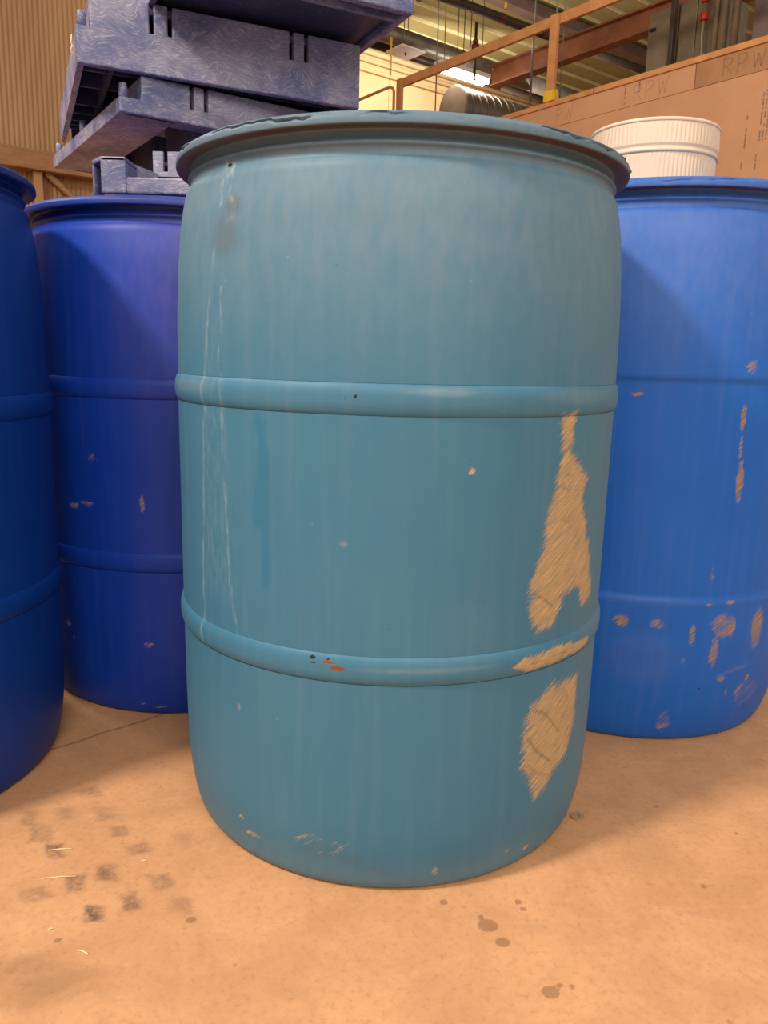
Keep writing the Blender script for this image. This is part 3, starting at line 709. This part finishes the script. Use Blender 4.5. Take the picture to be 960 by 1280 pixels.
# ------------------------------------------------------------------ hall beyond: ceiling deck, far wall
ZC = 6.0
ce = MB().box((1.5, 4.0, ZC+0.06), (17, 13.0, ZC+0.12), RH).build('ceiling', DECK); struct(ce)
b = 4.0; k = 0; base_me = None
while b < 12.9:
    if base_me is None:
        m = MB(); m.box((1.5, 0.012, ZC), (17, 0.45, ZC+0.055)); o = m.build('deck_panel', DECK, ce); base_me = o.data
        q = MB().box((1.5, 0.425, ZC-0.045), (17, 0.448, ZC+0.001)).build('rib', DECK_RIB_LIT, o); rib_me = q.data
    else:
        o = bpy.data.objects.new('deck_panel', base_me); COL.objects.link(o); o.parent = ce
        q = bpy.data.objects.new('rib', rib_me); COL.objects.link(q); q.parent = o
    o.matrix_local = RH @ Matrix.Translation((0, b, 0))
    b += 0.46
wf = MB().box((1.5, 12.45, 0), (17, 12.6, ZC+0.05), RH).build('wall_back', FARWALL); struct(wf)
for a0 in np.arange(1.5, 17, 1.0):
    MB().box((a0+0.004, 12.42, 0), (a0+0.996, 12.45, ZC), RH).build('wall_panel', FARWALL, wf, 0.003)
for k, (z, r) in enumerate(((5.90, .045), (5.76, .035), (5.60, .03))):
    tag(MB().tube([AB(3, 12.34, z), AB(16, 12.34, z)], r, 10).build('conduit', FARWALL), ['uppermost cream conduit along the far wall below the ceiling','middle cream conduit along the far wall','lowest cream conduit along the far wall'][k], 'pipe', 'conduits on the far wall')
we = MB().box((17, 4.0, 0), (17.15, 12.6, ZC), RH).build('wall_far_right', FARWALL); struct(we)

def prism_beam(a, b0, b1, z0, z1, fw, label):
    t = thing('steel_beam', AB(a, b0, z0), HALL_ROT, label, 'beam')
    h = z1-z0; L_ = b1-b0
    MB().box((-fw/2, 0, 0), (fw/2, L_, 0.02)).build('bottom_flange', STEEL_R, t)
    MB().box((-fw/2, 0, h-0.02), (fw/2, L_, h)).build('top_flange', STEEL_R, t)
    MB().box((-0.012, 0, 0.02), (0.012, L_, h-0.02)).build('web', STEEL_R, t)
    return t
prism_beam(8.15, 3.0, 8.35, 4.22, 4.48, 0.16, 'long brown steel beam crossing behind the guard rail post')
# purlins along U close under the deck
for bb, z0, z1, lab in ((9.25, 5.78, 5.95, 'mauve steel purlin over the black sprinkler pipe'),):
    tag(MB().box((3, bb-0.10, z0), (16.9, bb+0.10, z1), RH).build('purlin', PURLIN, None, 0.005), lab, 'beam')
tag(MB().box((8.2, 5.72, 5.60), (16.9, 5.84, 5.78), RH).build('purlin', PURLIN, None, 0.005), 'dark steel purlin behind the brown beam, above the wall trim', 'beam')
# pipes
hp = thing('sprinkler_main', AB(5.0, 7.75, 4.72), HALL_ROT, 'black sprinkler pipe with red couplings under the deck', 'pipe')
MB().tube([(-1, 0, 0), (6, -0.25, 0)], 0.055, 12).build('pipe', STEEL_D, hp)
for x, s_ in ((1.15, 1.3), (0.85, 1.0), (2.55, 0.7), (3.3, 0.7)):
    y = -0.25*(x+1)/7
    MB().tube([(x-0.05*s_, y, 0), (x+0.05*s_, y-0.004, 0)], 0.085*s_, 12).build('coupling', DRED, hp, 0.004)
MB().tube([(1.25, -0.1, 0.0), (1.25, -0.1, -0.14)], 0.03, 8).build('drain_valve', DRED, hp)
tag(MB().tube([AB(5.2, 8.42, 4.5), AB(10.5, 8.50, 4.5)], 0.105, 16).build('grey_pipe', STEEL_G), 'thick grey pipe running below the black sprinkler pipe', 'pipe')
tag(MB().tube([AB(5.2, 8.80, 4.5), AB(10.5, 8.88, 4.5)], 0.05, 12).build('black_pipe', STEEL_D), 'thin dark pipe just below the thick grey pipe', 'pipe')
tag(MB().tube([AB(6.5, 9.9, 5.55), AB(6.5, 6.2, 5.55)], 0.03, 8).build('strut_channel', STEEL_G), 'thin grey strut across the black sprinkler pipe', 'pipe')
tag(MB().tube([AB(5.95, 9.2, 4.70), AB(5.95, 7.85, 4.70)], 0.035, 8).build('branch_pipe', STEEL_D), 'short dark branch pipe beside the topmost pallet', 'pipe')
# spiral duct with cap
sd = thing('spiral_duct', AB(7.34, 8.20, 3.78), HALL_ROT, 'grey spiral duct with a round end cap below the lit lamp', 'duct')
R0 = 0.255
v = []; f = []; n = 40
prof = [(0, R0)]; x = 0.0
while x < 3.6:
    prof += [(x+0.10, R0), (x+0.105, R0+0.011), (x+0.125, R0+0.011), (x+0.13, R0)]; x += 0.13
for (x, r) in prof:
    for j in range(n): v.append((x, r*math.cos(2*math.pi*j/n), r*math.sin(2*math.pi*j/n)))
for i in range(len(prof)-1):
    for j in range(n): f.append((i*n+j, i*n+(j+1) % n, (i+1)*n+(j+1) % n, (i+1)*n+j))
me = bpy.data.meshes.new('duct_body'); me.from_pydata(v, [], f); link('duct_body', me, PURLIN2, sd)
ec = MB().tube([(-0.03, 0, 0), (0.01, 0, 0)], R0+0.004, 40).build('end_cap', CABINET, sd, 0.006)
MB().tube([(-0.02, 0, 0), (0.0, 0, 0)], R0+0.016, 40).build('end_band', STEEL_G, ec, 0.006)
# lit lamp
lf = thing('fluorescent_lamp', AB(7.0, 8.15, 4.17), HALL_ROT, 'lit fluorescent lamp glaring above the spiral duct', 'lamp')
MB().box((0, -0.08, 0.03), (0.85, 0.08, 0.09)).build('housing', PANELW, lf, 0.005)
for y in (-0.045, 0.045): MB().tube([(0.02, y, 0.0), (0.83, y, 0.0)], 0.028, 12).build('tube', TUBE, lf)
for x in (0.1, 0.75): MB().tube([(x, 0, 0.09), (x, 0, 1.75)], 0.006, 6).build('hanger', STEEL_G, lf)
# white lamp panel
lp = thing('lamp_panel', AB(6.70, 8.43, 4.345), HALL_ROT, 'white square lamp panel hanging left of the lit lamp', 'lamp')
MB().box((-0.19, -0.17, 0), (0.19, 0.17, 0.02)).build('reflector', PANELW, lp, 0.004)
MB().tube([(0, 0, -0.03), (0, 0, 0.0)], 0.012, 8).build('lamp_holder', STEEL_D, lp)
for x in (-.15, .15): MB().tube([(x, x, 0.02), (x, x, 1.60)], 0.005, 6).build('hanger', STEEL_G, lp)
# chain, rods and cables
ch = thing('yellow_chain', AB(5.48, 7.14, 3.53), HALL_ROT, 'yellow chain hanging beside the stacked pallets', 'chain')
for i in range(12):
    z = 0.03*i; pts = []
    for j in range(10):
        t = 2*math.pi*j/10
        pts.append((0.009*math.cos(t), 0, z+0.02*math.sin(t)) if i % 2 else (0, 0.009*math.cos(t), z+0.02*math.sin(t)))
    MB().tube(pts, 0.0045, 6, closed=True).build('chain_link', YELLOW, ch)
MB().tube([(0, 0, 0.36), (0, 0, 2.5)], 0.004, 6).build('cord', STEEL_G, ch)
for a, bq, z0, z1, r, mt, lab in ((6.51, 7.60, 3.4, 6.0, .007, STEEL_G, 'thin hanger rod left of the lit lamp'),
                          (7.39, 6.92, 3.56, 6.0, .013, STEEL_G, 'shiny steel hanger rod left of the timber post'),
                          (6.10, 5.44, 2.98, 5.9, .006, STEEL_G, 'thin cable hanging close behind the timber post'),
                          (6.10, 5.34, 2.98, 5.9, .006, STEEL_G, 'second thin cable just right of the timber post'),
                          (6.70, 7.46, 4.1, 5.9, .005, STEEL_D, 'leftmost of the three dark hook wires'),
                          (6.75, 7.41, 4.1, 5.9, .005, STEEL_D, 'middle one of the three dark hook wires'),
                          (6.81, 7.36, 4.15, 5.9, .005, STEEL_D, 'rightmost of the three dark hook wires')):
    tag(MB().tube([AB(a, bq, z0), AB(a, bq, z1)], r, 8).build('hanger_rod', mt), lab, 'rod')
dr = thing('sprinkler_drop', AB(6.86, 7.33, 3.80), HALL_ROT, 'dark sprinkler drop with red fitting above the lamp', 'pipe')
MB().tube([(0, 0, 0), (0, 0, 0.62)], 0.017, 8).build('drop_pipe', STEEL_D, dr)
MB().tube([(0, 0, 0.32), (0, 0, 0.38)], 0.045, 10).build('fitting', DRED, dr)
MB().tube([(0, 0, 0.40), (0, 0, 0.43)], 0.035, 10).build('fitting', DRED, dr)
tag(MB().tube([AB(6.1, 6.11, 4.0), AB(6.1, 6.11, 4.06)], 0.014, 8).tube([AB(6.1, 6.11, 4.05), AB(6.1, 6.11, 5.9)], 0.005, 6).build('hook_cord', YELLOW), 'yellow hook cord hanging from the deck at the top', 'cord')

# electrical cabinet and conduits standing on the mezzanine
cb = thing('electrical_cabinet', AB(6.62, 4.13, 2.85), HALL_ROT, 'grey sheet metal cabinet standing behind the wall trim', 'cabinet')
MB().box((0.02, 0, 0), (0.5, 0.68, 0.86)).build('body', CABINET, cb, 0.006)
cd = MB().box((0.0, 0.365, 0.03), (0.021, 0.665, 0.83)).build('door', CABINET, cb, 0.004)
MB().box((0.005, 0.19, 0.03), (0.021, 0.355, 0.83)).build('door', CABINET, cb, 0.004)
MB().box((0.005, 0.015, 0.03), (0.021, 0.18, 0.83)).build('door', CABINET, cb, 0.004)
MB().box((-0.02, 0.585, 0.695), (0.0, 0.645, 0.72)).build('handle', BLACK, cd, 0.003)['label'] = 'black door handle'
tag(MB().box((6.50, 4.455, 2.972), (6.55, 4.495, 5.6), RH).build('steel_post', STEEL_D, None, 0.003), 'dark slender steel post in front of the cabinet doors', 'post')
tag(MB().box((6.70, 2.2, 2.85), (6.78, 3.84, 5.0), RH).build('backboard', PURLIN, None, 0.004), 'dark equipment board in the top right corner', 'board')
for b_, r_, lab in ((4.10, .030, 'leftmost grey conduit right of the cabinet'), (4.03, .040, 'middle thick grey conduit right of the cabinet'), (3.925, .032, 'rightmost grey conduit beside the dark board')):
    tag(MB().tube([AB(6.58, b_, 2.85), AB(6.58, b_, 5.2)], r_, 12).build('conduit', CABINET), lab, 'pipe', 'conduits beside the cabinet')
vl = thing('red_valve', AB(6.52, 4.165, 3.2), HALL_ROT, 'red valve fittings on a bent pipe beside the cabinet', 'valve')
MB().tube([(0, 0, -0.2), (0, 0.01, 0.05), (0, 0.02, 0.12), (0, 0.015, 0.5)], 0.016, 8).build('bent_pipe', CABINET, vl)
for z in (0.28, 0.42): MB().tube([(0, 0.015, z-0.03), (0, 0.015, z+0.03)], 0.034, 12).build('valve_body', RED, vl, 0.005)
tag(MB().box((7.0, 4.98, 2.972), (7.25, 5.10, 3.28), RH).build('steel_bracket', STEEL_D, None, 0.01), 'small dark bracket left of the cabinet foot', 'bracket')

# ------------------------------------------------------------------ small things on the floor
ws = MB(); n = 28
for r0, r1, z0, z1 in ((0.0035, 0.0092, 0.0003, 0.0022),):
    for j in range(n):
        t0, t1 = 2*math.pi*j/n, 2*math.pi*(j+1)/n; k = len(ws.v)
        for t in (t0, t1):
            for r, z in ((r0, z0), (r1, z0), (r1, z1), (r0, z1)): ws.v.append((0.2755+r*math.cos(t), 0.974+r*math.sin(t), z))
        for q in ((0,1,5,4), (1,2,6,5), (2,3,7,6), (3,0,4,7)): ws.f.append(tuple(k+i for i in q)); ws.sm.append(False)
tag(ws.build('washer', worn('dusty_washer_steel', srgb(150, 122, 96), srgb(164, 134, 104), 60)), 'small steel washer on the floor right of the teal drum', 'washer')
for (x0, y0), (x1, y1), lab_ in (((-0.406,0.871),(-0.378,0.876),'pale straw across the upper tyre marks on the floor'), ((-0.392,0.818),(-0.353,0.824),'longest pale straw across the middle of the tyre marks'),
        ((-0.307,0.708),(-0.294,0.703),'pale straw nearest the camera, below the tyre marks'), ((-0.349,0.736),(-0.344,0.738),'tiny straw speck below the darkest tyre mark, to its left'), ((-0.285,0.855),(-0.280,0.856),'tiny straw speck between tyre marks, closest to the teal drum')):
    tag(MB().tube([(x0, y0, 0.0009), ((x0+x1)/2, (y0+y1)/2+0.0008, 0.0012), (x1, y1, 0.0009)], 0.0007, 5).build('straw', STRAW), lab_, 'straw', 'straw bits on the floor')
tag(MB().tube([AB(0, 0, 0) + Vector((-0.5535, 1.488, 1.118)), Vector((-0.561, 1.484, 1.130)), Vector((-0.558, 1.480, 1.142))], 0.001, 5).tube([Vector((-0.5545, 1.490, 1.112)), Vector((-0.564, 1.487, 1.119)), Vector((-0.559, 1.484, 1.127))], 0.001, 5).build('straw_wisp', STRAW), 'wisp of straw caught on the corner of the middle pallet', 'straw')
